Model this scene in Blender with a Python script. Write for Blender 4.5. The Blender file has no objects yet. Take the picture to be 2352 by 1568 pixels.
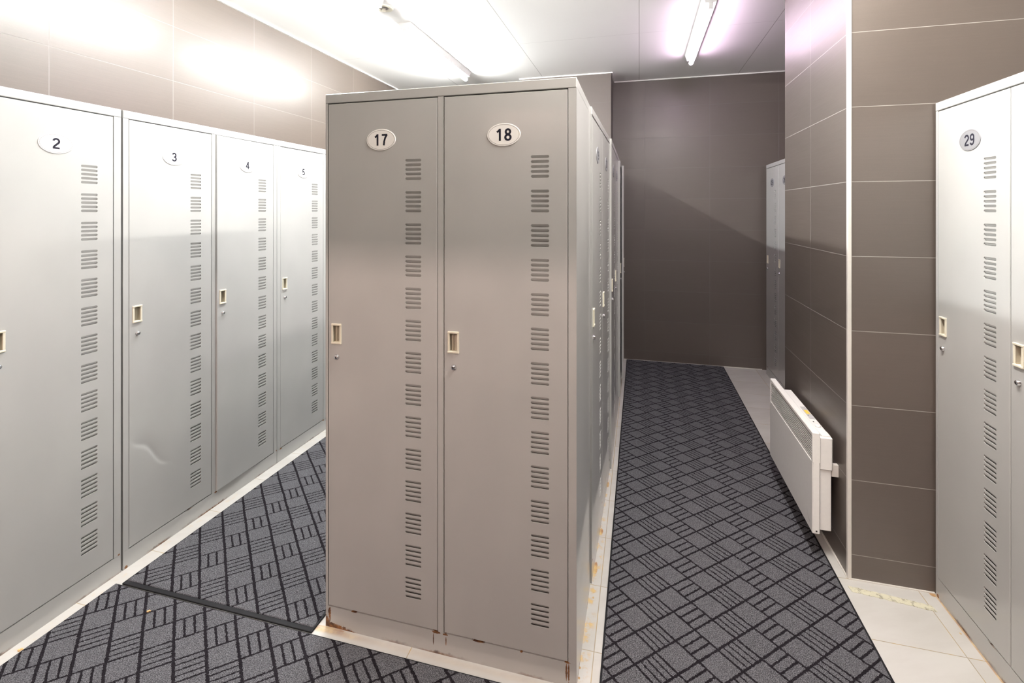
import bpy, math, random
from mathutils import Vector, Matrix
random.seed(4)
PI = math.pi
SC = bpy.context.scene
COL = SC.collection

# ------------------------------------------------------------------ camera
cd = bpy.data.cameras.new('camera'); cam = bpy.data.objects.new('camera', cd); COL.objects.link(cam)
cd.sensor_width = 36.0; cd.lens = 36.0 * 1111 / 2352; cd.shift_y = -300 / 2352
cd.clip_start = 0.02; cd.clip_end = 60
cam.location = (0, 0, 1.445)
cam.rotation_euler = (PI / 2, 0, math.atan(292 / 1111))
SC.camera = cam
# ------------------------------------------------------------------ world, exposure
w = bpy.data.worlds.new('world'); SC.world = w; w.use_nodes = True
w.node_tree.nodes['Background'].inputs[0].default_value = (1, .96, .93, 1)
w.node_tree.nodes['Background'].inputs[1].default_value = 0.3
SC.view_settings.view_transform = 'Standard'; SC.view_settings.look = 'None'
SC.view_settings.gamma = 1; SC.view_settings.use_curve_mapping = False
SC.view_settings.exposure = 0.25
# lamp strengths (tubes are real emitting meshes inside their fixtures)
L_LEFT = 300; L_RIGHT = 38; L_NEAR = 430; L_REAR = 460; L_FILL = 55  # rear and fill lamps are unseen, added to light the fronts
COL_LEFT = (.985, 1.0, .985); COL_RIGHT = (1.0, .74, .98); COL_REAR = (1.0, .74, .65); COL_FILL = (1.0, .87, .72); COL_NEAR = (1.0, .95, .89)

# ------------------------------------------------------------------ node helpers
class X:
    """a socket with arithmetic"""
    def __init__(s, nt, sk): s.nt = nt; s.sk = sk
    def op(s, o, *a):
        n = s.nt.nodes.new('ShaderNodeMath'); n.operation = o
        for i, v in enumerate((s,) + a):
            if isinstance(v, X): s.nt.links.new(v.sk, n.inputs[i])
            else: n.inputs[i].default_value = v
        return X(s.nt, n.outputs[0])
    def __add__(s, o): return s.op('ADD', o)
    def __sub__(s, o): return s.op('SUBTRACT', o)
    def __mul__(s, o): return s.op('MULTIPLY', o)
    def __truediv__(s, o): return s.op('DIVIDE', o)
    def fract(s): return s.op('FRACT')
    def floor(s): return s.op('FLOOR')
    def abs(s): return s.op('ABSOLUTE')
    def lt(s, o): return s.op('LESS_THAN', o)
    def gt(s, o): return s.op('GREATER_THAN', o)
    def max(s, o): return s.op('MAXIMUM', o)
    def min(s, o): return s.op('MINIMUM', o)
    def sm(s, a, b, lo=0., hi=1.):
        n = s.nt.nodes.new('ShaderNodeMapRange'); n.interpolation_type = 'SMOOTHSTEP'
        s.nt.links.new(s.sk, n.inputs[0])
        for i, v in zip((1, 2, 3, 4), (a, b, lo, hi)): n.inputs[i].default_value = v
        return X(s.nt, n.outputs[0])

def newmat(name):
    m = bpy.data.materials.new(name); m.use_nodes = True
    nt = m.node_tree; b = nt.nodes['Principled BSDF']
    return m, nt, b
def coords(nt):
    t = nt.nodes.new('ShaderNodeTexCoord'); s = nt.nodes.new('ShaderNodeSeparateXYZ')
    nt.links.new(t.outputs['Object'], s.inputs[0])
    return [X(nt, s.outputs[i]) for i in range(3)], t.outputs['Object']
def vec(nt, x, y, z):
    c = nt.nodes.new('ShaderNodeCombineXYZ')
    for i, v in enumerate((x, y, z)):
        if isinstance(v, X): nt.links.new(v.sk, c.inputs[i])
        else: c.inputs[i].default_value = v
    return c.outputs[0]
def noise(nt, v, scale, detail=2, rough=.5):
    n = nt.nodes.new('ShaderNodeTexNoise'); n.inputs['Scale'].default_value = scale
    n.inputs['Detail'].default_value = detail; n.inputs['Roughness'].default_value = rough
    if v is not None: nt.links.new(v, n.inputs['Vector'])
    return X(nt, n.outputs['Fac'])
def mix(nt, f, a, b):
    n = nt.nodes.new('ShaderNodeMix'); n.data_type = 'RGBA'
    if isinstance(f, X): nt.links.new(f.sk, n.inputs[0])
    else: n.inputs[0].default_value = f
    for i, v in ((6, a), (7, b)):
        if isinstance(v, (tuple, list)): n.inputs[i].default_value = (*v[:3], 1)
        else: nt.links.new(v, n.inputs[i])
    return n.outputs[2]
def bump(nt, b, h, strength=.3, dist=.002):
    n = nt.nodes.new('ShaderNodeBump'); n.inputs['Strength'].default_value = strength
    n.inputs['Distance'].default_value = dist
    nt.links.new(h.sk, n.inputs['Height']); nt.links.new(n.outputs[0], b.inputs['Normal'])
def simple(name, col, rough=.5, metal=0, spec=.5, coat=0):
    m, nt, b = newmat(name)
    b.inputs['Base Color'].default_value = (*col, 1); b.inputs['Roughness'].default_value = rough
    b.inputs['Metallic'].default_value = metal; b.inputs['Specular IOR Level'].default_value = spec
    b.inputs['Coat Weight'].default_value = coat
    # faint procedural unevenness
    _, o = coords(nt); nz = noise(nt, o, 60, 3)
    nt.links.new(mix(nt, nz, tuple(c * .96 for c in col), tuple(min(1, c * 1.04) for c in col)), b.inputs['Base Color'])
    return m

# ------------------------------------------------------------------ materials
def tile_wall(name, axis, off, grout, zoff=.097, pitch=.585, tilecol=(.086, .068, .057), rough=.50, gw=.0028, coat=.12, spec=1.0):
    """large dark stacked wall tiles; axis = world axis that runs along the wall"""
    m, nt, b = newmat(name)
    c, o = coords(nt)
    h = c[axis]; z = c[2]
    u = (h - off) / pitch; v = (z - zoff) / .2925
    fu = ((u + .5).fract() - .5).abs() * pitch; fv = ((v + .5).fract() - .5).abs() * .2925
    # the lowest joint is the base row; nothing else below it
    j = fu.min(fv).sm(gw * .35, gw * .75, 1, 0)
    wn = nt.nodes.new('ShaderNodeTexWhiteNoise'); wn.noise_dimensions = '2D'
    nt.links.new(vec(nt, u.floor(), v.floor(), 0), wn.inputs['Vector'])
    rnd = X(nt, wn.outputs['Value'])
    sv = vec(nt, h * 5.0, z * 160.0, rnd * 7.0)
    st = noise(nt, sv, 1.0, 4, .6)
    sv2 = vec(nt, h * 90.0, z * 90.0, rnd * 3.0)
    fine = noise(nt, sv2, 4.0, 2)
    tone = (st * .5 + fine * .3 + rnd * .25).sm(.2, .85)
    ct = mix(nt, tone, tuple(k * .90 for k in tilecol), tuple(k * 1.11 for k in tilecol))
    nt.links.new(mix(nt, j, ct, grout), b.inputs['Base Color'])
    big = noise(nt, vec(nt, h * 3.0, z * 14.0, rnd * 5.0), 1.0, 3)
    rg = (st * .12 + big * .06 + rough - .13).max(j * .7)
    nt.links.new(rg.sk, b.inputs['Roughness'])
    b.inputs['Specular IOR Level'].default_value = spec
    b.inputs['Coat Weight'].default_value = coat; b.inputs['Coat Roughness'].default_value = .22
    bump(nt, b, st * .7 + fine * .25 + big * .5 - j * 1.5, .25, .001)
    return m

def paint(name, col=(.425, .425, .415), rust=(), edge=.5, rough=.30, seed=0.0):
    """powder-coated steel with rust in given spots (x, z, rx, rz) and along the bottom edge"""
    m, nt, b = newmat(name)
    c, o = coords(nt)
    nz = noise(nt, vec(nt, c[0] + seed, c[1], c[2]), 34, 4, .6)
    n2 = noise(nt, vec(nt, c[0] * 1.0 + seed, c[1], c[2] * .6), 5, 2)
    orange = noise(nt, o, 420, 1)
    e = (c[2] + (nz - .5) * .03 * edge).sm(.0015, .010 * edge + .002, 1, 0) * n2.sm(.42, .62) * edge
    r = e
    for (x0, z0, rx, rz) in rust:
        d = ((c[0] - x0) / rx).op('POWER', 2.0) + ((c[2] - z0) / rz).op('POWER', 2.0)
        # only near the front face
        d = d + (nz - .5) * 2.6 + (noise(nt, vec(nt, c[0] + seed, c[1], c[2]), 160, 3, .7) - .5) * 2.2
        r = r.max(d.sm(.55, 1.0, 1, 0))
    rc = mix(nt, nz.sm(.35, .65), (.06, .022, .010), (.26, .11, .03))
    dirt = n2.sm(.3, .75)
    base = mix(nt, dirt, tuple(k * .97 for k in col), tuple(k * 1.03 for k in col))
    nt.links.new(mix(nt, r.min(1.0), base, rc), b.inputs['Base Color'])
    nt.links.new((r * .5 + rough + (n2 - .5) * .06).min(1.0).sk, b.inputs['Roughness'])
    b.inputs['Specular IOR Level'].default_value = .5
    b.inputs['Coat Weight'].default_value = .5; b.inputs['Coat Roughness'].default_value = .06
    bump(nt, b, orange * .05 + n2 * 1.2, .10, .002)
    return m

M_PAINT = paint('grey_locker_paint', edge=.6, rust=[(.03, .07, .012, .004), (.83, .068, .012, .006), (.42, .071, .01, .005)])
M_PAINT2 = paint('grey_locker_paint_worn', edge=1.0, seed=3.3, rust=[(.44, .069, .008, .006), (.85, .075, .005, .004), (.012, .004, .008, .010), (.3, .070, .02, .0015)])
M_PAINT3 = paint('grey_locker_paint_rusty', edge=.9, seed=7.1,
    rust=[(.002, .010, .016, .030), (.030, .004, .055, .012), (.016, .045, .006, .026), (.11, .071, .012, .0025), (.06, .0, .07, .006),
          (.415, .069, .018, .0045), (.405, .045, .0016, .022), (.447, .068, .010, .004), (.449, .045, .0018, .02),
          (.56, .071, .02, .0022), (.70, .071, .005, .003), (.845, .072, .010, .005), (.842, .045, .003, .03), (.849, .04, .003, .035)])
M_DOOR = paint('grey_door_paint', edge=0.0)
M_SLIT = simple('gap_shade', (.012, .011, .010), .8)  # near-black stands in for shade inside door gaps and louvre slits
M_CREAM = simple('cream_plastic', (.70, .66, .54), .4)
M_CREAMIN = simple('cream_plastic_shaded', (.40, .36, .28), .5)  # same cream plastic, pocket shade put into a darker colour
M_CHROME = simple('chrome', (.72, .72, .74), .16, 1.0)
M_BLACK = simple('black_mark', (.012, .011, .012), .5)
M_DIGIT = simple('digit_black', (.020, .019, .028), .9, 0, .08)
M_PLATE = simple('pale_plate', (.86, .84, .81), .35)
M_PLATEL = simple('plate_toned_down', (.58, .58, .58), .5)  # same plates, colour toned down against the strong light on this row
M_PLATEG = simple('plate_toned_dark', (.22, .22, .235), .5, .1)  # same plates, darker tone stands for how they catch light in these rows
M_PLATELINE = simple('plate_outline', (.20, .18, .17), .9, 0, .1)
M_WHITE = simple('heater_white', (.80, .795, .775), .35, coat=.3)
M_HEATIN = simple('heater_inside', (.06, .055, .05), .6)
M_TRIM = simple('white_trim', (.80, .79, .76), .4)
M_CORNER = simple('pale_corner_profile', (.62, .60, .56), .4)
M_FIX = simple('fixture_white', (.82, .82, .82), .4)
M_RUBBER = simple('black_rubber', (.010, .010, .012), .65, 0, .2)
M_YELLOW = simple('yellow_label', (.85, .55, .08), .5)
M_GREYLBL = simple('grey_label', (.45, .45, .46), .5)

def emit(name, col, s):
    m, nt, b = newmat(name)
    b.inputs['Base Color'].default_value = (.9, .9, .9, 1)
    b.inputs['Emission Color'].default_value = (*col, 1); b.inputs['Emission Strength'].default_value = s
    return m
M_TUBE_L = emit('tube_neutral', COL_LEFT, L_LEFT); M_TUBE_R = emit('tube_pink', COL_RIGHT, L_RIGHT); M_TUBE_N = emit('tube_near', COL_NEAR, L_NEAR); M_TUBE_FILL = emit('tube_added_fill', COL_FILL, L_FILL); M_TUBE_B = emit('tube_added_rear', COL_REAR, L_REAR)

def ceiling_mat():
    m, nt, b = newmat('ceiling_board')
    c, o = coords(nt)
    jx = ((c[0] / .88 + .5).fract() - .5).abs() * .88
    jy = (((c[1] - 3.55) / 2.6 + .5).fract() - .5).abs() * 2.6
    j = jx.sm(.0015, .0035, 1, 0).max(jy.sm(.001, .0025, .5, 0))
    nz = noise(nt, o, 2.2, 3)
    base = mix(nt, nz, (.85, .845, .825), (.88, .875, .86))
    nt.links.new(mix(nt, j, base, (.50, .49, .47)), b.inputs['Base Color'])
    b.inputs['Roughness'].default_value = .55
    bump(nt, b, noise(nt, o, 180, 2) * .2 - j, .2, .002)
    return m
def floor_mat():
    m, nt, b = newmat('beige_floor_tile')
    c, o = coords(nt)
    u = (c[0] + .143) / .585; v = (c[1] - 1.602) / .2855
    fu = ((u + .5).fract() - .5).abs() * .585; fv = ((v + .5).fract() - .5).abs() * .2855
    j = fu.min(fv).sm(.0008, .0020, 1, 0)
    wn = nt.nodes.new('ShaderNodeTexWhiteNoise'); wn.noise_dimensions = '2D'
    nt.links.new(vec(nt, u.floor(), v.floor(), 0), wn.inputs['Vector']); rnd = X(nt, wn.outputs['Value'])
    st = noise(nt, vec(nt, c[0] * 3 + c[1] * 1.5, c[1] * 12 - c[0] * 5, rnd * 9), 1.0, 4, .55)
    nz = noise(nt, o, 25, 4, .6)
    base = mix(nt, (st * .8 + rnd * .2).sm(.25, .75), (.465, .452, .425), (.54, .532, .51))
    gc = mix(nt, nz.sm(.4, .65), (.33, .28, .20), (.42, .31, .15))
    # yellow-brown rust wash on the strip beside the island cabinets
    d1 = (c[0] + .168 + (nz - .5) * .02).abs().sm(.006, .028, 1, 0) * (c[1]).sm(1.4, 1.5) * nz.sm(.50, .66)
    d2 = (c[0] + 1.975 + (nz - .5) * .03).abs().sm(.004, .03, 1, 0) * nz.sm(.55, .72) * .3
    d3 = (c[1] - 1.450 + (nz - .5) * .012).abs().sm(.002, .016, 1, 0) * c[0].sm(-1.05, -.85, .7, .15) * (c[0] + 1.12).sm(0, .04)
    d4 = (c[0] - 1.078 + (nz - .5) * .004).abs().sm(.0015, .005, 1, 0) * (c[1] - 2.17).sm(-.02, .0, 1, 0) * .8
    def spot(x0, y0, rx, ry, k=1.0):
        d = ((c[0] - x0) / rx).op('POWER', 2.0) + ((c[1] - y0) / ry).op('POWER', 2.0) + (nz - .5) * 1.4
        return d.sm(.5, 1.0, k, 0)
    s = d1.max(d2).max(d3).max(d4)
    for a in ((-.171, 1.975, .010, .040), (-.166, 1.853, .004, .006), (-.166, 1.826, .004, .006), (-.165, 2.21, .008, .03), (-.160, 2.60, .008, .03), (-.182, 1.565, .004, .004), (-.182, 1.535, .005, .005), (-.180, 1.50, .004, .005), (1.063, 1.99, .004, .005), (-1.03, 1.460, .06, .006, .7), (1.07, 2.165, .012, .012)):
        s = s.max(spot(*a))
    sc = mix(nt, nz.sm(.35, .7), (.30, .12, .02), (.62, .42, .14))
    c1 = mix(nt, j, base, gc)
    nt.links.new(mix(nt, s.min(1.0) * .85, c1, sc), b.inputs['Base Color'])
    b.inputs['Roughness'].default_value = .32
    bump(nt, b, st * .3 - j * 2.0, .2, .001)
    return m
def mat_carpet(name, x0, y0, flip, wp, wq, dx=.131, dy=.121, turn=False):
    m, nt, b = newmat(name)
    c, o = coords(nt)
    nj = noise(nt, o, 150, 2); nk = noise(nt, vec(nt, c[1] + 3, c[0], 0), 150, 2)
    nw = noise(nt, o, 9, 2)
    x = c[0] - x0 + (nj - .5) * .009 + (nw - .5) * .004; y = c[1] - y0 + (nk - .5) * .009 + (nw - .5) * .004
    p = x / dx; q = y / dy
    u = p + q; v = p - q
    if flip: U, V = v, u      # V family carries the dense stripes
    else: U, V = u, v
    k = .131 * .7071 * .96     # metres per unit across a line family
    def dist(s): return ((s + .5).fract() - .5).abs() * k
    du = dist(u); dv = dist(v)
    main = du.lt(wp / 2).max(dv.lt(wq / 2))
    i = u.floor(); jj = v.floor(); s2 = (i + jj) * .5
    striped = s2.fract().lt(.25)                     # i + j even
    par = (((i - jj) * .5 if turn else s2) * .5).fract().lt(.25)                  # half of them dense
    dU = (((U * 4 + .5).fract() - .5).abs() * (k / 4)).lt(.0026)
    dV = (((V * 3 + .5).fract() - .5).abs() * (k / 3)).lt(.0036)
    inner = striped * (par * dU).max((par * -1.0 + 1.0) * dV)
    line = main.max(inner)
    sp = noise(nt, o, 420, 2, .7); sp2 = noise(nt, vec(nt, c[1] * 1.7, c[0] * 1.7, 0), 190, 3, .8)
    f = (sp * .55 + sp2 * .45).sm(.42, .60)
    big = noise(nt, o, 3.5, 3)
    yarn = mix(nt, f, (.036, .036, .041), (.235, .237, .258))
    yarn = mix(nt, big.sm(.3, .75, 0, .25), yarn, (.135, .137, .15))
    dark = mix(nt, f, (.008, .007, .009), (.028, .024, .030))
    nt.links.new(mix(nt, line, yarn, dark), b.inputs['Base Color'])
    b.inputs['Roughness'].default_value = .95; b.inputs['Specular IOR Level'].default_value = .06
    bump(nt, b, f - line * .8, .7, .003)
    return m
M_CEIL = ceiling_mat(); M_FLOOR = floor_mat()

# ------------------------------------------------------------------ mesh helpers
class MB:
    def __init__(s): s.v = []; s.f = []; s.m = []; s.sm = []
    def face(s, pts, mi=0, smooth=False):
        n = len(s.v); s.v += [tuple(p) for p in pts]; s.f.append(tuple(range(n, n + len(pts)))); s.m.append(mi); s.sm.append(smooth)
    def box(s, x0, x1, y0, y1, z0, z1, mi=0, bev=0.0):
        b = bev
        if b <= 0:
            P = [(x0, y0, z0), (x1, y0, z0), (x1, y1, z0), (x0, y1, z0), (x0, y0, z1), (x1, y0, z1), (x1, y1, z1), (x0, y1, z1)]
            n = len(s.v); s.v += P
            for q in ((0, 3, 2, 1), (4, 5, 6, 7), (0, 1, 5, 4), (1, 2, 6, 5), (2, 3, 7, 6), (3, 0, 4, 7)):
                s.f.append(tuple(n + i for i in q)); s.m.append(mi); s.sm.append(False)
            return
        # chamfered box: 24 verts
        n = len(s.v); idx = {}
        for a, (X0, sx) in enumerate(((x0, 1), (x1, -1))):
            for c, (Y0, sy) in enumerate(((y0, 1), (y1, -1))):
                for d, (Z0, sz) in enumerate(((z0, 1), (z1, -1))):
                    idx[a, c, d, 0] = len(s.v); s.v.append((X0, Y0 + sy * b, Z0 + sz * b))
                    idx[a, c, d, 1] = len(s.v); s.v.append((X0 + sx * b, Y0, Z0 + sz * b))
                    idx[a, c, d, 2] = len(s.v); s.v.append((X0 + sx * b, Y0 + sy * b, Z0))
        def F(*k):
            s.f.append(tuple(idx[q] for q in k)); s.m.append(mi); s.sm.append(False)
        for a in (0, 1):
            F((a,0,0,0),(a,0,1,0),(a,1,1,0),(a,1,0,0)); F((0,a,0,1),(1,a,0,1),(1,a,1,1),(0,a,1,1)); F((0,0,a,2),(0,1,a,2),(1,1,a,2),(1,0,a,2))
        for a in (0, 1):
            for c in (0, 1):
                F((a,c,0,0),(a,c,1,0),(a,c,1,1),(a,c,0,1)); F((a,0,c,0),(a,1,c,0),(a,1,c,2),(a,0,c,2)); F((0,a,c,1),(1,a,c,1),(1,a,c,2),(0,a,c,2))
                for d in (0, 1): F((a,c,d,0),(a,c,d,1),(a,c,d,2))
    def lathe(s, prof, n=24, c=(0, 0, 0), axis='z', mi=0, smooth=True, sx=1, sy=1):
        rings = []
        for (r, h) in prof:
            ring = []
            for i in range(n):
                a = 2 * PI * i / n; p = (r * math.cos(a) * sx, r * math.sin(a) * sy, h)
                if axis == 'y': p = (p[0], p[2], p[1])
                if axis == 'x': p = (p[2], p[0], p[1])
                ring.append((p[0] + c[0], p[1] + c[1], p[2] + c[2]))
            b0 = len(s.v); s.v += ring; rings.append(b0)
        for k in range(len(rings) - 1):
            for i in range(n):
                j = (i + 1) % n
                s.f.append((rings[k] + i, rings[k] + j, rings[k + 1] + j, rings[k + 1] + i)); s.m.append(mi); s.sm.append(smooth)
        s.f.append(tuple(rings[0] + i for i in range(n))[::-1]); s.m.append(mi); s.sm.append(False)
        s.f.append(tuple(rings[-1] + i for i in range(n))); s.m.append(mi); s.sm.append(False)
    def mesh(s, name, mats, fix=True):
        me = bpy.data.meshes.new(name); me.from_pydata(s.v, [], s.f)
        for m in mats: me.materials.append(m)
        me.polygons.foreach_set('material_index', s.m); me.polygons.foreach_set('use_smooth', s.sm)
        if fix:
            import bmesh
            bm = bmesh.new(); bm.from_mesh(me)
            bmesh.ops.remove_doubles(bm, verts=bm.verts, dist=1e-5)
            bmesh.ops.recalc_face_normals(bm, faces=bm.faces); bm.to_mesh(me); bm.free()
        me.update(); return me
    def build(s, name, mats, parent=None, loc=(0, 0, 0), fix=True):
        o = bpy.data.objects.new(name, s.mesh(name, mats, fix)); COL.objects.link(o); o.location = loc
        if parent: o.parent = parent
        return o
def tag(o, label, cat, group=None, kind=None):
    o['label'] = label; o['category'] = cat
    if group: o['group'] = group
    if kind: o['kind'] = kind
    return o
def struct(o): o['kind'] = 'structure'; return o
def empty(name, loc, rz=0):
    o = bpy.data.objects.new(name, None); COL.objects.link(o); o.location = loc; o.rotation_euler = (0, 0, rz); o.empty_display_size = .1
    return o

# ------------------------------------------------------------------ the room
CH = 2.705; YB = 4.835; YR = -2.6; XL = -2.425; XR = 1.51
G_DARK = (.115, .102, .094); G_LIGHT = (.27, .255, .235)
T_BACK = tile_wall('brown_tile_back', 0, .055, G_DARK, pitch=.582, gw=.003)
T_LEFT = tile_wall('brown_tile_left', 1, 1.488, (.15, .13, .12), pitch=.566, rough=.46, gw=.003, coat=.20, spec=.45)
T_PIL = tile_wall('brown_tile_aisle', 1, 2.609, G_LIGHT, gw=.0024, rough=.48)
T_PILF = tile_wall('brown_tile_pier_front', 0, 1.96, G_LIGHT, pitch=1.2, gw=.0022)
T_COLF = tile_wall('brown_tile_column_front', 0, -.95, G_DARK, pitch=1.2, gw=.003)
T_SIDE = tile_wall('brown_tile_side', 1, 1.2, G_DARK)
def slab(name, x0, x1, y0, y1, z0, z1, mats, facemat=None):
    b = MB(); b.box(x0, x1, y0, y1, z0, z1)
    if facemat: b.m = facemat
    return struct(b.build(name, mats))
slab('floor', XL - .1, XR + .1, YR - .1, YB + .1, -.1, 0, [M_FLOOR])
slab('ceiling', XL - .1, XR + .1, YR - .1, YB + .1, CH, CH + .1, [M_CEIL])
slab('wall_left', XL - .1, XL, YR, YB, 0, CH, [T_LEFT])
slab('wall_back', XL, XR, YB, YB + .1, 0, CH, [T_BACK])
slab('wall_right', XR, XR + .1, YR, YB, 0, CH, [T_SIDE])
slab('wall_rear', XL, XR, YR - .1, YR, 0, CH, [T_BACK])
PX = .796; PY0 = 2.176; PY1 = 3.031
# pier between the aisle and the right-hand lockers: box faces (-z,+z,-y,+x,+y,-x)
slab('wall_pier', PX, XR, PY0, PY1, 0, CH, [T_PIL, T_PILF], [0, 0, 1, 0, 1, 0])
slab('wall_column', -1.091, -.248, 4.489, YB, 0, CH, [T_SIDE, T_COLF], [0, 0, 1, 0, 1, 0])
# added unseen blocker behind the viewer; shades the upper front of the end cabinet
slab('added_shade_beam', XL, XR, -1.25, -1.10, 2.343, CH, [T_COLF])
# pale corner profile on the pier
b = MB(); b.box(PX - .004, PX + .010, PY0 - .004, PY0 + .010, 0, CH, 0, .0015); struct(b.build('trim_1', [M_CORNER]))
# thin white angle where walls meet the ceiling
b = MB(); t = .014; h = .010
b.box(XL, XL + t, YR, YB, CH - h, CH); b.box(XL, XR, YB - t, YB, CH - h, CH)
b.box(-1.091 - t, -.248 + t, 4.489 - t, 4.489, CH - h, CH); b.box(-.248, -.248 + t, 4.489, YB, CH - h, CH)
b.box(XR - t, XR, YR, PY0, CH - h, CH); b.box(PX - t, PX, PY0, PY1, CH - h, CH); b.box(PX - t, XR, PY0 - t, PY0, CH - h, CH)
struct(b.build('trim_2', [M_TRIM]))
# mortar line on the floor in front of the back wall and pier
b = MB(); b.box(-.248, 1.08, YB - .006, YB, 0, .006); b.box(PX - .006, PX, PY0, PY1, 0, .004); b.box(PX, 1.08, PY0 - .006, PY0, 0, .004)
struct(b.build('trim_3', [M_CORNER]))

# ------------------------------------------------------------------ locker parts
LH = 1.85; TOPB = .032; PL = .072; DEP = .415
D0 = PL + .003; D1 = LH - TOPB - .003         # door bottom, top
def arc(cx, cy, rx, ry, a0, a1, n=14):
    return [(cx + rx * math.cos(math.radians(a0 + (a1 - a0) * i / n)), cy + ry * math.sin(math.radians(a0 + (a1 - a0) * i / n))) for i in range(n + 1)]
SW = .165; h_ = SW / 2
GLYPH = {   # centre-line strokes in a box 0.60 wide and 1 high
    '0': [arc(.30, .5, .225, .43, 0, 360, 32)],
    '1': [[(.09, .73), (.20, .79), (.335, .93)], [(.335, 1.0), (.335, 0)]],
    '2': [arc(.30, .70, .215, .23, 170, -20, 16) + [(.44, .53), (.27, .36), (.13, .20), (.10, h_)], [(.04, h_), (.56, h_)]],
    '3': [arc(.29, .715, .19, .215, 165, -70, 16) + [(.26, .52)], [(.24, .52)] + arc(.29, .285, .215, .215, 80, -165, 18)],
    '4': [[(.405, 0), (.405, 1.0)], [(.39, .95), (.07, .30)], [(.02, .285), (.58, .285)]],
    '5': [[(.53, 1 - h_), (.15, 1 - h_)], [(.165, .97), (.115, .50)], [(.10, .50)] + arc(.295, .315, .215, .245, 140, -155, 20)],
    '6': [arc(.30, .30, .205, .235, 0, 360, 26), [(.10, .34)] + arc(.32, .55, .23, .385, 180, 35, 14)],
    '7': [[(.05, 1 - h_), (.55, 1 - h_)], [(.51, .93), (.36, .66), (.27, .36), (.235, 0)]],
    '8': [arc(.30, .735, .175, .195, 0, 360, 24), arc(.30, .28, .21, .215, 0, 360, 26)],
    '9': [arc(.30, .70, .205, .235, 0, 360, 26), [(.50, .66)] + arc(.28, .45, .23, .385, 0, -145, 14)],
}
def stroke(mb, pts, tf, mi):
    """flat ribbon of width SW along pts"""
    n = len(pts); closed = abs(pts[0][0] - pts[-1][0]) < 1e-4 and abs(pts[0][1] - pts[-1][1]) < 1e-4
    L = []; R = []
    for i, (x, z) in enumerate(pts):
        pa = pts[i - 1] if i else (pts[-2] if closed else pts[0]); pb = pts[i + 1] if i < n - 1 else (pts[1] if closed else pts[-1])
        dx, dz = pb[0] - pa[0], pb[1] - pa[1]; l = math.hypot(dx, dz) or 1; nx, nz = -dz / l * h_, dx / l * h_
        L.append((x + nx, z + nz)); R.append((x - nx, z - nz))
    for i in range(n - 1): mb.face([tf(L[i]), tf(R[i]), tf(R[i + 1]), tf(L[i + 1])], mi)
def text_mesh(mb, s, height, y, mi):
    adv = .68; W = adv * len(s) - .08
    for k, ch in enumerate(s):
        for q, st in enumerate(GLYPH[ch]):
            stroke(mb, st, lambda p, k=k, q=q: ((p[0] + adv * k - W / 2) * height * 1.06, y - q * .00004, (p[1] - .5) * height), mi)
def plate_mesh(num, mp):
    b = MB(); A = .0545; B = .0362
    b.lathe([(1, 0), (1, -.0012), (.975, -.0022), (0.001, -.0022)], 64, axis='y', mi=0, smooth=False, sx=A, sy=B)
    # engraved outline ring
    n = 64
    for i in range(n):
        a0 = 2 * PI * i / n; a1 = 2 * PI * (i + 1) / n
        q = [(k[0] * math.cos(a), -.00235, k[1] * math.sin(a)) for k, a in (((A * .925, B * .895), a0), ((A * .925, B * .895), a1), ((A * .908, B * .870), a1), ((A * .908, B * .870), a0))]
        b.face(q, 2)
    if num: text_mesh(b, num, .0385, -.0024, 1)
    return b.mesh('number_plate', [mp, M_DIGIT, M_PLATELINE], fix=False)
def handle_mesh():
    """cream recessed pull; origin at the centre of its opening in the door"""
    b = MB(); W, H = .0195, .035; w0, w1, h = -.0125, .0125, .0285; f = -.0035
    b.box(-W, w0, f, .001, -H + .004, H - .004, 0, .0008); b.box(w1, W, f, .001, -H + .004, H - .004, 0, .0008)
    b.box(-W, W, f - .0015, .001, h, H, 0, .001); b.box(-W, W, f - .0015, .001, -H, -h, 0, .001)
    d = .014
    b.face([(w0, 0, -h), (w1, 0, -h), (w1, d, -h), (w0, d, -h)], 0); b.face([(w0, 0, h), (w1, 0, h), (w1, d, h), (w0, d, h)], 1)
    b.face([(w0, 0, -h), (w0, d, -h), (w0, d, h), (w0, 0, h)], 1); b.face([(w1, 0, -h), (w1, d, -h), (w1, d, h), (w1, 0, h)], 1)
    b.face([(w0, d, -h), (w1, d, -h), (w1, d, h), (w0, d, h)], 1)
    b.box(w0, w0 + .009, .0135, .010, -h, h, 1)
    return b.mesh('handle', [M_CREAM, M_CREAMIN])
def lock_mesh():
    b = MB()
    b.lathe([(.0088, 0), (.0088, -.0015), (.0078, -.003), (.0072, -.0075), (.0060, -.0088), (.0001, -.0088)], 24, axis='y', mi=0)
    b.box(-.0011, .0011, -.0092, -.0086, -.0035, .0030, 1); b.box(-.0022, .0022, -.0091, -.0086, -.0010, .0012, 1)
    return b.mesh('lock', [M_CHROME, M_BLACK])
HANDLE = handle_mesh(); LOCK = lock_mesh()
HZ = 1.020; HX = .0325; KZ = .940
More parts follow.
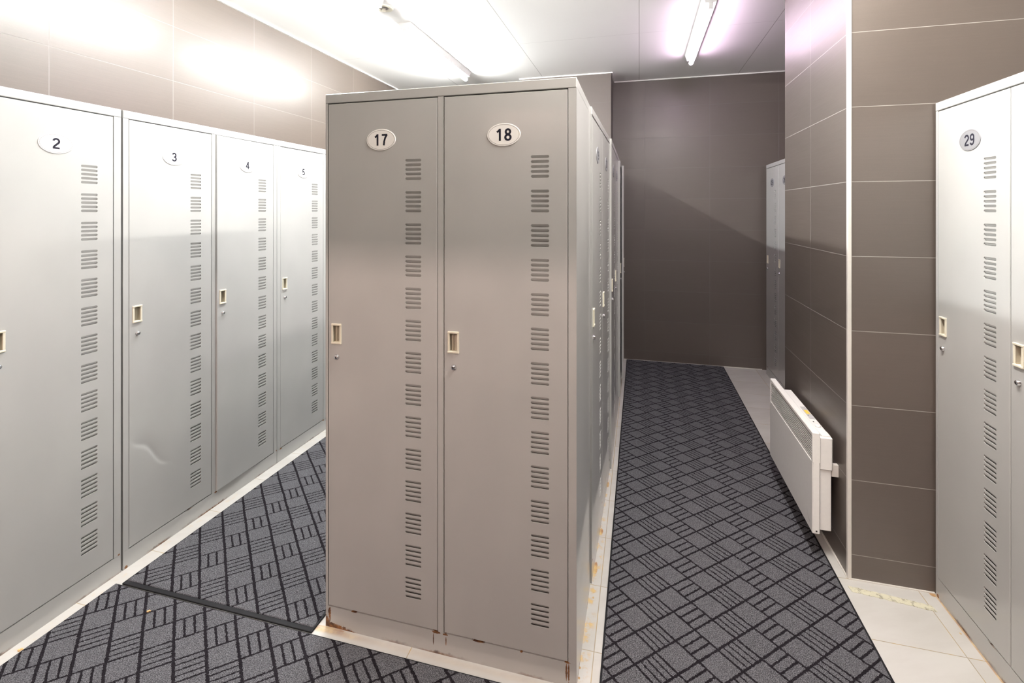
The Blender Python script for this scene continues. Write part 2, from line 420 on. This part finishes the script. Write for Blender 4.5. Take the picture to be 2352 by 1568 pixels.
def door_mesh(w, dent=None):
    """sheet door; local origin at its right (hinge) edge; louvred column near the hinge"""
    b = MB(); T = .018; c = .0015
    def P(x, z, y=0.0): return (x - w, y + (dent(x, z) if dent else 0.0), z)
    x0, x1, z0, z1 = c, w - c, D0 + c, D1 - c
    hx0, hx1 = HX - .0145, HX + .0145; lx1 = w - .0575; lx0 = lx1 - .057
    q0, q1 = HZ - .0315, HZ + .0315
    def quad(a, bx, za, zb, nx=1, nz=1, sm=False):
        for i in range(nx):
            for k in range(nz):
                xa = a + (bx - a) * i / nx; xb = a + (bx - a) * (i + 1) / nx
                ya = za + (zb - za) * k / nz; yb = za + (zb - za) * (k + 1) / nz
                b.face([P(xa, ya), P(xb, ya), P(xb, yb), P(xa, yb)], 0, sm)
    if dent:
        quad(x0, hx0, z0, q0, 2, 180, True); quad(hx0, hx1, z0, q0, 5, 180, True); quad(hx1, lx0, z0, q0, 36, 180, True)
        quad(x0, lx0, q0, q0 + .0, 1, 1)
        quad(x0, hx0, q0, z1); quad(hx0, hx1, q1, z1); quad(hx1, lx0, q0, z1)
    else:
        quad(x0, hx0, z0, z1); quad(hx0, hx1, z0, q0); quad(hx0, hx1, q1, z1); quad(hx1, lx0, z0, z1)
    quad(lx1, x1, z0, z1)
    # chamfer and sides
    R = [(x0, z0), (x1, z0), (x1, z1), (x0, z1)]; O = [(0, D0), (w, D0), (w, D1), (0, D1)]
    for i in range(4):
        j = (i + 1) % 4
        b.face([P(*R[i]), P(*R[j]), (O[j][0] - w, c, O[j][1]), (O[i][0] - w, c, O[i][1])])
        b.face([(O[i][0] - w, c, O[i][1]), (O[j][0] - w, c, O[j][1]), (O[j][0] - w, T, O[j][1]), (O[i][0] - w, T, O[i][1])])
    b.face([(-w, T, D0), (0, T, D0), (0, T, D1), (-w, T, D1)])
    # louvres: 14 groups of five pressed-in slots
    cx = (lx0 + lx1) / 2; hw = .0285; hh = .0043; rr = .0036; pitch = .0152; dep = .0054
    cells = []
    for g in range(14):
        zc = 1.582 - g * .1066
        for k in range(-2, 3): cells.append(zc - k * pitch)
    cells.sort(); last = z0
    for zc in cells:
        a0 = zc - pitch / 2; a1 = zc + pitch / 2
        if a0 - last > 1e-5: quad(lx0, lx1, last, a0)
        inner = []; outer = []
        for (sx, sz, angs) in ((1, 1, (0, 45, 90)), (-1, 1, (90, 135, 180)), (-1, -1, (180, 225, 270)), (1, -1, (270, 315, 360))):
            ccx = cx + sx * (hw - rr); ccz = zc + sz * (hh - rr)
            for n_, a in enumerate(angs):
                r = math.radians(a); px = ccx + rr * math.cos(r); pz = ccz + rr * math.sin(r)
                inner.append((px, pz))
                ox = lx1 if sx > 0 else lx0; oz = a1 if sz > 0 else a0
                if n_ == 1: outer.append((ox, oz))
                elif abs(math.cos(r)) > .5: outer.append((ox, pz))
                else: outer.append((px, oz))
        def sl(p): return (p[0] - w, .0006 + dep * (zc + hh - p[1]) / (2 * hh), p[1])
        N = 12
        for i in range(N):
            j = (i + 1) % N
            b.face([P(*outer[i]), P(*outer[j]), P(*inner[j]), P(*inner[i])])
            if i in (8,) or (inner[i][1] < zc - hh + .0012 and inner[j][1] < zc - hh + .0012):
                b.face([P(*inner[i]), P(*inner[j]), (inner[j][0] - w, .0032, inner[j][1]), (inner[i][0] - w, .0032, inner[i][1])])
                b.face([(inner[i][0] - w, .0032, inner[i][1]), (inner[j][0] - w, .0032, inner[j][1]), sl(inner[j]), sl(inner[i])], 1)
            else:
                b.face([P(*inner[i]), P(*inner[j]), sl(inner[j]), sl(inner[i])])
        b.face([sl(p) for p in inner])
        last = a1
    quad(lx0, lx1, last, z1)
    me = b.mesh('door', [M_DOOR, M_SLIT], fix=not dent or True)
    return me
def body_mesh(W, stiles, mat):
    """carcass with front frame; stiles = list of (x0, x1) uprights"""
    b = MB(); t = .012; f = .0
    b.box(0, .0015, .0, DEP, 0, LH - .001); b.box(W - .0015, W, .0, DEP, 0, LH - .001)
    b.box(.0015, W - .0015, DEP - .002, DEP, 0, LH - .001)
    b.box(-.0004, W + .0004, -.0012, DEP + .0004, LH - TOPB, LH, 0, .002)       # cap
    b.box(.0016, W - .0016, .0004, t, 0, PL - .0005)                                # plinth
    b.box(.0015, W - .0015, .002, DEP - .002, PL - .004, PL - .002)         # bottom shelf
    for (a, c) in stiles: b.box(max(a, .0016), min(c, W - .0016), 0.0001, .02, PL, LH - TOPB, 0, 0)
    for (a, c) in stiles:                                                   # near-black strips beside uprights, shade of the door gaps put in colour
        b.box(max(a - .005, .002), min(c + .005, W - .002), .0195, .021, PL, LH - TOPB, 1)
    b.box(.002, W - .002, .0195, .021, PL, PL + .008, 1); b.box(.002, W - .002, .0195, .021, LH - TOPB - .008, LH - TOPB, 1)
    return b.build('body', [mat, M_SLIT])
DM = {}
def dmesh(w):
    k = round(w, 3)
    if k not in DM: DM[k] = door_mesh(w)
    return DM[k]
def locker(label, loc, rz, W, doors, mat, group, openings=None, meshes=None, mp=None):
    """doors: list of (x0, x1, number or None)"""
    root = empty('locker_cabinet', loc, rz); mp = mp or M_PLATE
    tag(root, label, 'locker', group)
    st = []; last = 0
    for (a, c, n) in doors:
        if a - last > .004: st.append((last, a - .002))
        last = c + .002
    if W - last > .004: st.append((last, W))
    body = body_mesh(W, st, mat); body.parent = root
    for i, (a, c, n) in enumerate(doors):
        w_ = c - a
        me = (meshes or {}).get(i) or dmesh(w_)
        d = bpy.data.objects.new('door', me); COL.objects.link(d); d.parent = root; d.location = (c, 0, 0)
        if openings and i in openings: d.rotation_euler = (0, 0, math.radians(openings[i]))
        for nm, m_, x, z in (('handle', HANDLE, HX, HZ), ('lock', LOCK, HX - .002 + .003, KZ)):
            o = bpy.data.objects.new(nm, m_); COL.objects.link(o); o.parent = d; o.location = (x - w_, 0, z)
        if n != 'none':
            o = bpy.data.objects.new('number_plate', plate_mesh(n, mp)); COL.objects.link(o); o.parent = d; o.location = (-w_ / 2, 0, 1.684)
    return root

# --- freestanding end cabinet with doors 17 and 18
locker('rusty two-door locker cabinet 17 and 18 facing the viewer at the island end', (-1.056, 1.465, 0), 0, .873,
       [(.011, .419, '17'), (.443, .846, '18')], M_PAINT3, 'two-door steel locker cabinets')
# --- left wall row (fronts face +X)
LX = -2.005
def dent(x, z):
    zc = .50 - 1.1 * (x - .02) + .012 * math.sin((x - .045) * 55)
    s = z - zc
    amp = math.exp(-((x - .085) / .06) ** 2) * .0050
    if s >= 0: r = math.exp(-s / .055)
    else: r = math.exp(-(s / .006) ** 2) * .75 + .25 * math.exp(s / .12)
    return amp * r
two = lambda n1, n2, W: [(.024, W / 2 - .012, n1), (W / 2 + .012, W - .026, n2)]
locker('grey two-door locker cabinet nearest on the left wall, door 2 cut by the frame edge', (LX, 1.474 - .858, 0), PI / 2, .858,
       [(.024, .415, None), (.440, .829, '2')], M_PAINT2, 'two-door steel locker cabinets', mp=M_PLATEL)
locker('grey two-door locker cabinet 3 and 4 on the left wall, door 3 dented low down', (LX, 1.482, 0), PI / 2, .852,
       [(.024, .416, '3'), (.440, .825, '4')], M_PAINT2, 'two-door steel locker cabinets', mp=M_PLATEL,
       openings={1: 1.3}, meshes={0: door_mesh(.392, dent)})
locker('grey two-door locker cabinet on the left wall whose door 5 shows beside the island', (LX, 2.337, 0), PI / 2, .855,
       [(.028, .418, '5'), (.442, .829, None)], M_PAINT, 'two-door steel locker cabinets', mp=M_PLATEL)
locker('grey two-door locker cabinet on the left wall hidden furthest back behind the island', (LX, 3.195, 0), PI / 2, .855,
       two(None, None, .855), M_PAINT, 'two-door steel locker cabinets', mp=M_PLATEL)
# --- island row facing the right aisle
a1 = math.atan(.020 / .86)
locker('grey locker cabinet 19 and 20 facing the right aisle just behind the end cabinet', (-.178, 1.893, 0), PI / 2 - a1, .854,
       two('19', '20', .854), M_PAINT, 'two-door steel locker cabinets', mp=M_PLATEG)
locker('grey locker cabinet 21 and 22 facing the right aisle in the middle of the island', (-.150, 2.762, 0), PI / 2, .860,
       two('21', '22', .860), M_PAINT, 'two-door steel locker cabinets', mp=M_PLATEG)
locker('grey locker cabinet 23 and 24 furthest along the island, both doors ajar', (-.150, 3.624, 0), PI / 2, .860,
       two('23', '24', .860), M_PAINT, 'two-door steel locker cabinets', mp=M_PLATEG, openings={0: 2.4, 1: 4.2})
# --- right side, three narrow doors each (fronts face -X)
three = lambda n, y: [(.014 + i * .366, .014 + i * .366 + .362, n[i]) for i in range(3)]
locker('white-grey locker cabinet 29 at the right edge of the photo against the brown pier', (1.080, 2.166, 0), -PI / 2, 1.125,
       three(['29', None, None], 0), M_PAINT2, 'narrow-door locker cabinets', mp=M_PLATEG)
locker('grey locker cabinet 25 in the far recess partly behind the brown pier', (1.092, 4.725, 0), -PI / 2, 1.125,
       three(['25', '26', None], 0), M_PAINT, 'narrow-door locker cabinets', mp=M_PLATEG)

# ------------------------------------------------------------------ mats
def mat(name, label, x0, x1, y0, y1, m, border, th=.009):
    root = empty(name, (0, 0, 0)); tag(root, label, 'floor mat', 'patterned carpet mats')
    b = MB(); L, R, F, K = border
    b.box(x0 + L, x1 - R, y0 + F, y1 - K, .0005, th, 0, .002); b.build('carpet', [m], root)
    b = MB(); z = th * .72
    if L: b.box(x0, x0 + L, y0, y1, .0003, z, 0, .001)
    if R: b.box(x1 - R, x1, y0, y1, .0003, z, 0, .001)
    if F: b.box(x0 + L, x1 - R, y0, y0 + F, .0003, z, 0, .001)
    if K: b.box(x0 + L, x1 - R, y1 - K, y1, .0003, z, 0, .001)
    b.build('rubber_edge', [M_RUBBER], root)
    return root
C_R = mat_carpet('carpet_right', .249, 1.944, False, .0072, .0080)
C_L = mat_carpet('carpet_left', -1.636, 1.615, True, .0098, .0056)
C_F = mat_carpet('carpet_front', -1.84, 1.218, True, .0098, .0066, .134, .118, True)
mat('floor_runner', 'long charcoal diamond-patterned runner down the right aisle to the back wall', -.117, .755, -.9, 4.822, C_R, (.006, .007, .006, .006))
mat('floor_mat', 'charcoal diamond-patterned mat in the left aisle beyond the black seam', -1.933, -1.083, 1.425, 4.4, C_L, (.005, .006, .017, .006))
mat('floor_mat', 'charcoal patterned mat in the left foreground running under the end cabinet strip', -1.955, -.125, -.9, 1.419, C_F, (.004, .004, .004, .004))

# ------------------------------------------------------------------ heater on the pier
hr = empty('electric_heater', (PX, 2.250, .110)); tag(hr, 'white wall-mounted electric panel heater low on the brown tiled pier', 'heater')
HL = .672; HT = .420
f0, f1 = -.103, -.074     # front slab in local x (toward the aisle is negative)
b = MB()
gz0, gz1 = .300, .400
b.box(f0, f1, 0, HL, 0, gz0, 0, .004)                       # flat panel
b.box(f0, f1, 0, HL, gz1, HT, 0, .004)
b.box(f0, f1, 0, .012, gz0 - .005, gz1 + .005, 0, .001); b.box(f0, f1, HL - .012, HL, gz0 - .005, gz1 + .005, 0, .001)
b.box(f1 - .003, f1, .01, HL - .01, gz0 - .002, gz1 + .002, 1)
b.box(f0 + .012, f0 + .018, -.0006, .002, .010, .016, 2)
b.build('front_panel', [M_WHITE, M_HEATIN, M_BLACK], hr)
b = MB(); n = 9
for i in range(n):
    z = gz0 + .006 + (gz1 - gz0 - .006) * i / n
    p = [(f0 + .001, z + .0050), (f0 + .001, z + .0012), (f0 + .008, z - .0010), (f0 + .008, z + .0025)]
    y0, y1 = .006, HL - .006
    for k in range(4):
        k2 = (k + 1) % 4
        b.face([(p[k][0], y0, p[k][1]), (p[k2][0], y0, p[k2][1]), (p[k2][0], y1, p[k2][1]), (p[k][0], y1, p[k][1])])
    b.face([(q[0], y0, q[1]) for q in p]); b.face([(q[0], y1, q[1]) for q in p][::-1])
b.build('grille', [M_WHITE], hr)
b = MB()
b.box(f1, -.024, .012, HL - .10, .262, .398, 0, .004); b.box(f1, -.028, .018, HL - .11, .010, .262, 0, .002)
b.box(-.064, -.030, .02, .06, .398, .404, 0, .001)
b.build('housing', [M_WHITE], hr)
for (ya, yb, za, zb) in ((.022, .040, .235, .285), (HL - .20, HL - .18, .235, .285)):
    b = MB(); b.box(-.026, 0, ya, yb, za, zb, 0, .001); b.build('wall_bracket', [M_CORNER], hr)
b.build('wall_bracket', [M_CORNER], hr)
b = MB(); b.box(-.052, -.030, .20, .34, .3975, .3992, 0); b.box(-.049, -.033, .255, .30, .3990, .3996, 1); b.box(-.049, -.045, .235, .241, .3990, .3998, 2); b.box(-.049, -.045, .165, .172, .3975, .4, 2)
o = b.build('control_label', [M_GREYLBL, M_YELLOW, M_BLACK], hr); o['label'] = 'grey label with a yellow patch on the heater top'
b = MB(); b.lathe([(.011, 0), (.011, .006), (.009, .009), (.0001, .009)], 20, c=(-.045, .12, .398)); b.build('thermostat_knob', [M_WHITE], hr)
# small dark script mark low on the front panel near its right end
b = MB(); pts = [(.060, .062), (.056, .050), (.050, .042), (.044, .036), (.038, .033), (.030, .030)]
for k in range(len(pts) - 1):
    (ya, za), (yb, zb) = pts[k], pts[k + 1]; b.face([(f0 - .0003, ya, za), (f0 - .0003, yb, zb), (f0 - .0003, yb, zb + .004), (f0 - .0003, ya, za + .004)])
b.build('script_mark', [M_GREYLBL], hr, fix=False)

# ------------------------------------------------------------------ fluorescent battens
def batten(label, x, y0, y1, tube, along='y'):
    L = y1 - y0
    root = empty('fluorescent_light', (x, y0, CH) if along == 'y' else (y0, x, CH), 0 if along == 'y' else -PI / 2)
    tag(root, label, 'ceiling light', 'fluorescent battens')
    b = MB(); w0, w1, d = .045, .030, .045        # trapezoid housing
    S = [(-w0, 0), (w0, 0), (w1, -d), (-w1, -d)]
    for i in range(4):
        j = (i + 1) % 4
        b.face([(S[i][0], 0, S[i][1]), (S[j][0], 0, S[j][1]), (S[j][0], L, S[j][1]), (S[i][0], L, S[i][1])])
    b.face([(p[0], 0, p[1]) for p in S]); b.face([(p[0], L, p[1]) for p in S][::-1]); b.build('housing', [M_FIX], root)
    zc = -d - .024
    for yy in (.0, L - .018):
        b = MB(); b.box(-.013, .013, yy, yy + .018, zc - .012, -d + .001, 0, .003); b.build('tube_holder', [M_FIX], root)
    b = MB(); b.lathe([(.0165, .018), (.0165, L - .018)], 20, c=(0, 0, zc), axis='y', mi=0)
    b.build('tube', [tube], root)
    if along == 'x': root.rotation_euler = (0, 0, -PI / 2)
    return root
batten('overexposed white fluorescent batten over the left aisle behind the sprinkler', -1.52, 2.95, 4.15, M_TUBE_L)
batten('white fluorescent batten over the left aisle nearest the viewer', -1.52, 1.40, 2.60, M_TUBE_L)
batten('pink-glowing fluorescent batten over the right aisle near the brown pier', .405, 3.02, 4.16, M_TUBE_R)
batten('white fluorescent batten over the right aisle nearest the viewer', .405, .85, 2.05, M_TUBE_N)
batten('added unseen warm light behind the viewer, beyond the added beam', -2.0, -1.95, -.75, M_TUBE_B, 'x')  # unseen lamp added to warm the lower front of the end cabinet
batten('added unseen warm fill light on the ceiling just behind the viewer', -.45, -1.3, -.1, M_TUBE_FILL, 'x')  # unseen lamp added to brighten the end cabinet and pier tops

# ------------------------------------------------------------------ sprinkler
sp = empty('sprinkler', (-1.535, 2.705, CH)); tag(sp, 'round cream ceiling sprinkler head with a dark centre between two battens', 'sprinkler')
M_RING = simple('sprinkler_ring', (.72, .69, .58), .5); M_DKMETAL = simple('sprinkler_metal', (.30, .28, .27), .35, .8)
b = MB()
n = 40; prof = [(.058, 0), (.058, -.003), (.050, -.006), (.033, -.004), (.030, .0)]
for k in range(len(prof) - 1):
    for i in range(n):
        a0 = 2 * PI * i / n; a1_ = 2 * PI * (i + 1) / n; (r0, h0), (r1, h1) = prof[k], prof[k + 1]
        b.face([(r0 * math.cos(a0), r0 * math.sin(a0), h0), (r0 * math.cos(a1_), r0 * math.sin(a1_), h0), (r1 * math.cos(a1_), r1 * math.sin(a1_), h1), (r1 * math.cos(a0), r1 * math.sin(a0), h1)], 0, True)
b.build('ring', [M_RING], sp)
b = MB(); b.lathe([(.029, -.0005), (.029, -.002), (.018, -.004), (.0001, -.004)], 32); b.build('cup', [M_DKMETAL], sp)
b = MB(); b.lathe([(.004, -.004), (.003, -.020), (.012, -.021), (.012, -.0225), (.0001, -.0225)], 16); b.box(-.010, -.008, -.002, .002, -.021, -.003); b.box(.008, .010, -.002, .002, -.021, -.003)
b.build('deflector', [M_RING], sp)

# ------------------------------------------------------------------ small things on the floor
def residue():
    m, nt, b_ = newmat('tape_residue'); c, o = coords(nt); nz = noise(nt, o, 60, 5, .7)
    nt.links.new(mix(nt, nz.sm(.48, .66), (.58, .56, .43), (.27, .25, .19)), b_.inputs['Base Color']); b_.inputs['Roughness'].default_value = .8
    bump(nt, b_, nz, .6, .002); return m
b = MB(); N = 26; top = []; bot = []
for i in range(N + 1):
    t = i / N; x = .777 + (1.035 - .777) * t; y = 2.132 - .030 * t
    top.append((x, y + random.uniform(-.0015, .0015))); bot.append((x + .004, y - .028 + random.uniform(-.0018, .0018)))
for i in range(N):
    b.face([(*bot[i], .0016), (*bot[i + 1], .0016), (*top[i + 1], .0016), (*top[i], .0016)])
    b.face([(*bot[i], 0.0), (*bot[i + 1], 0.0), (*bot[i + 1], .0016), (*bot[i], .0016)]); b.face([(*top[i], 0.0), (*top[i + 1], 0.0), (*top[i + 1], .0016), (*top[i], .0016)])
b.face([(*bot[0], 0), (*top[0], 0), (*top[0], .0016), (*bot[0], .0016)]); b.face([(*bot[N], 0), (*top[N], 0), (*top[N], .0016), (*bot[N], .0016)])
tag(b.build('tape_residue', [residue()]), 'strip of yellowed old tape on the floor tiles at the foot of the pier', 'tape')
M_FLUFF = simple('orange_scrap', (.75, .48, .22), .7)
def scrap(x, y, z, s, label):
    b = MB(); k = 7
    for i in range(k):
        a = i * .9; px = math.cos(a) * s * .35 * (i % 3); py = math.sin(a) * s * .35
        b.box(px - s * .25, px + s * .3, py - s * .15, py + s * .15, 0, s * .22 + .0004 * i, 0, s * .04)
    o = b.build('paper_scrap', [M_FLUFF], None, (x, y, z)); tag(o, label, 'litter'); return o
scrap(-1.70, 1.346, .009, .010, 'tiny orange scrap lying on the left foreground mat below the black seam')
scrap(-1.968, 1.128, .0, .012, 'tiny brown splinter on the pale tile strip beside the nearest left locker')
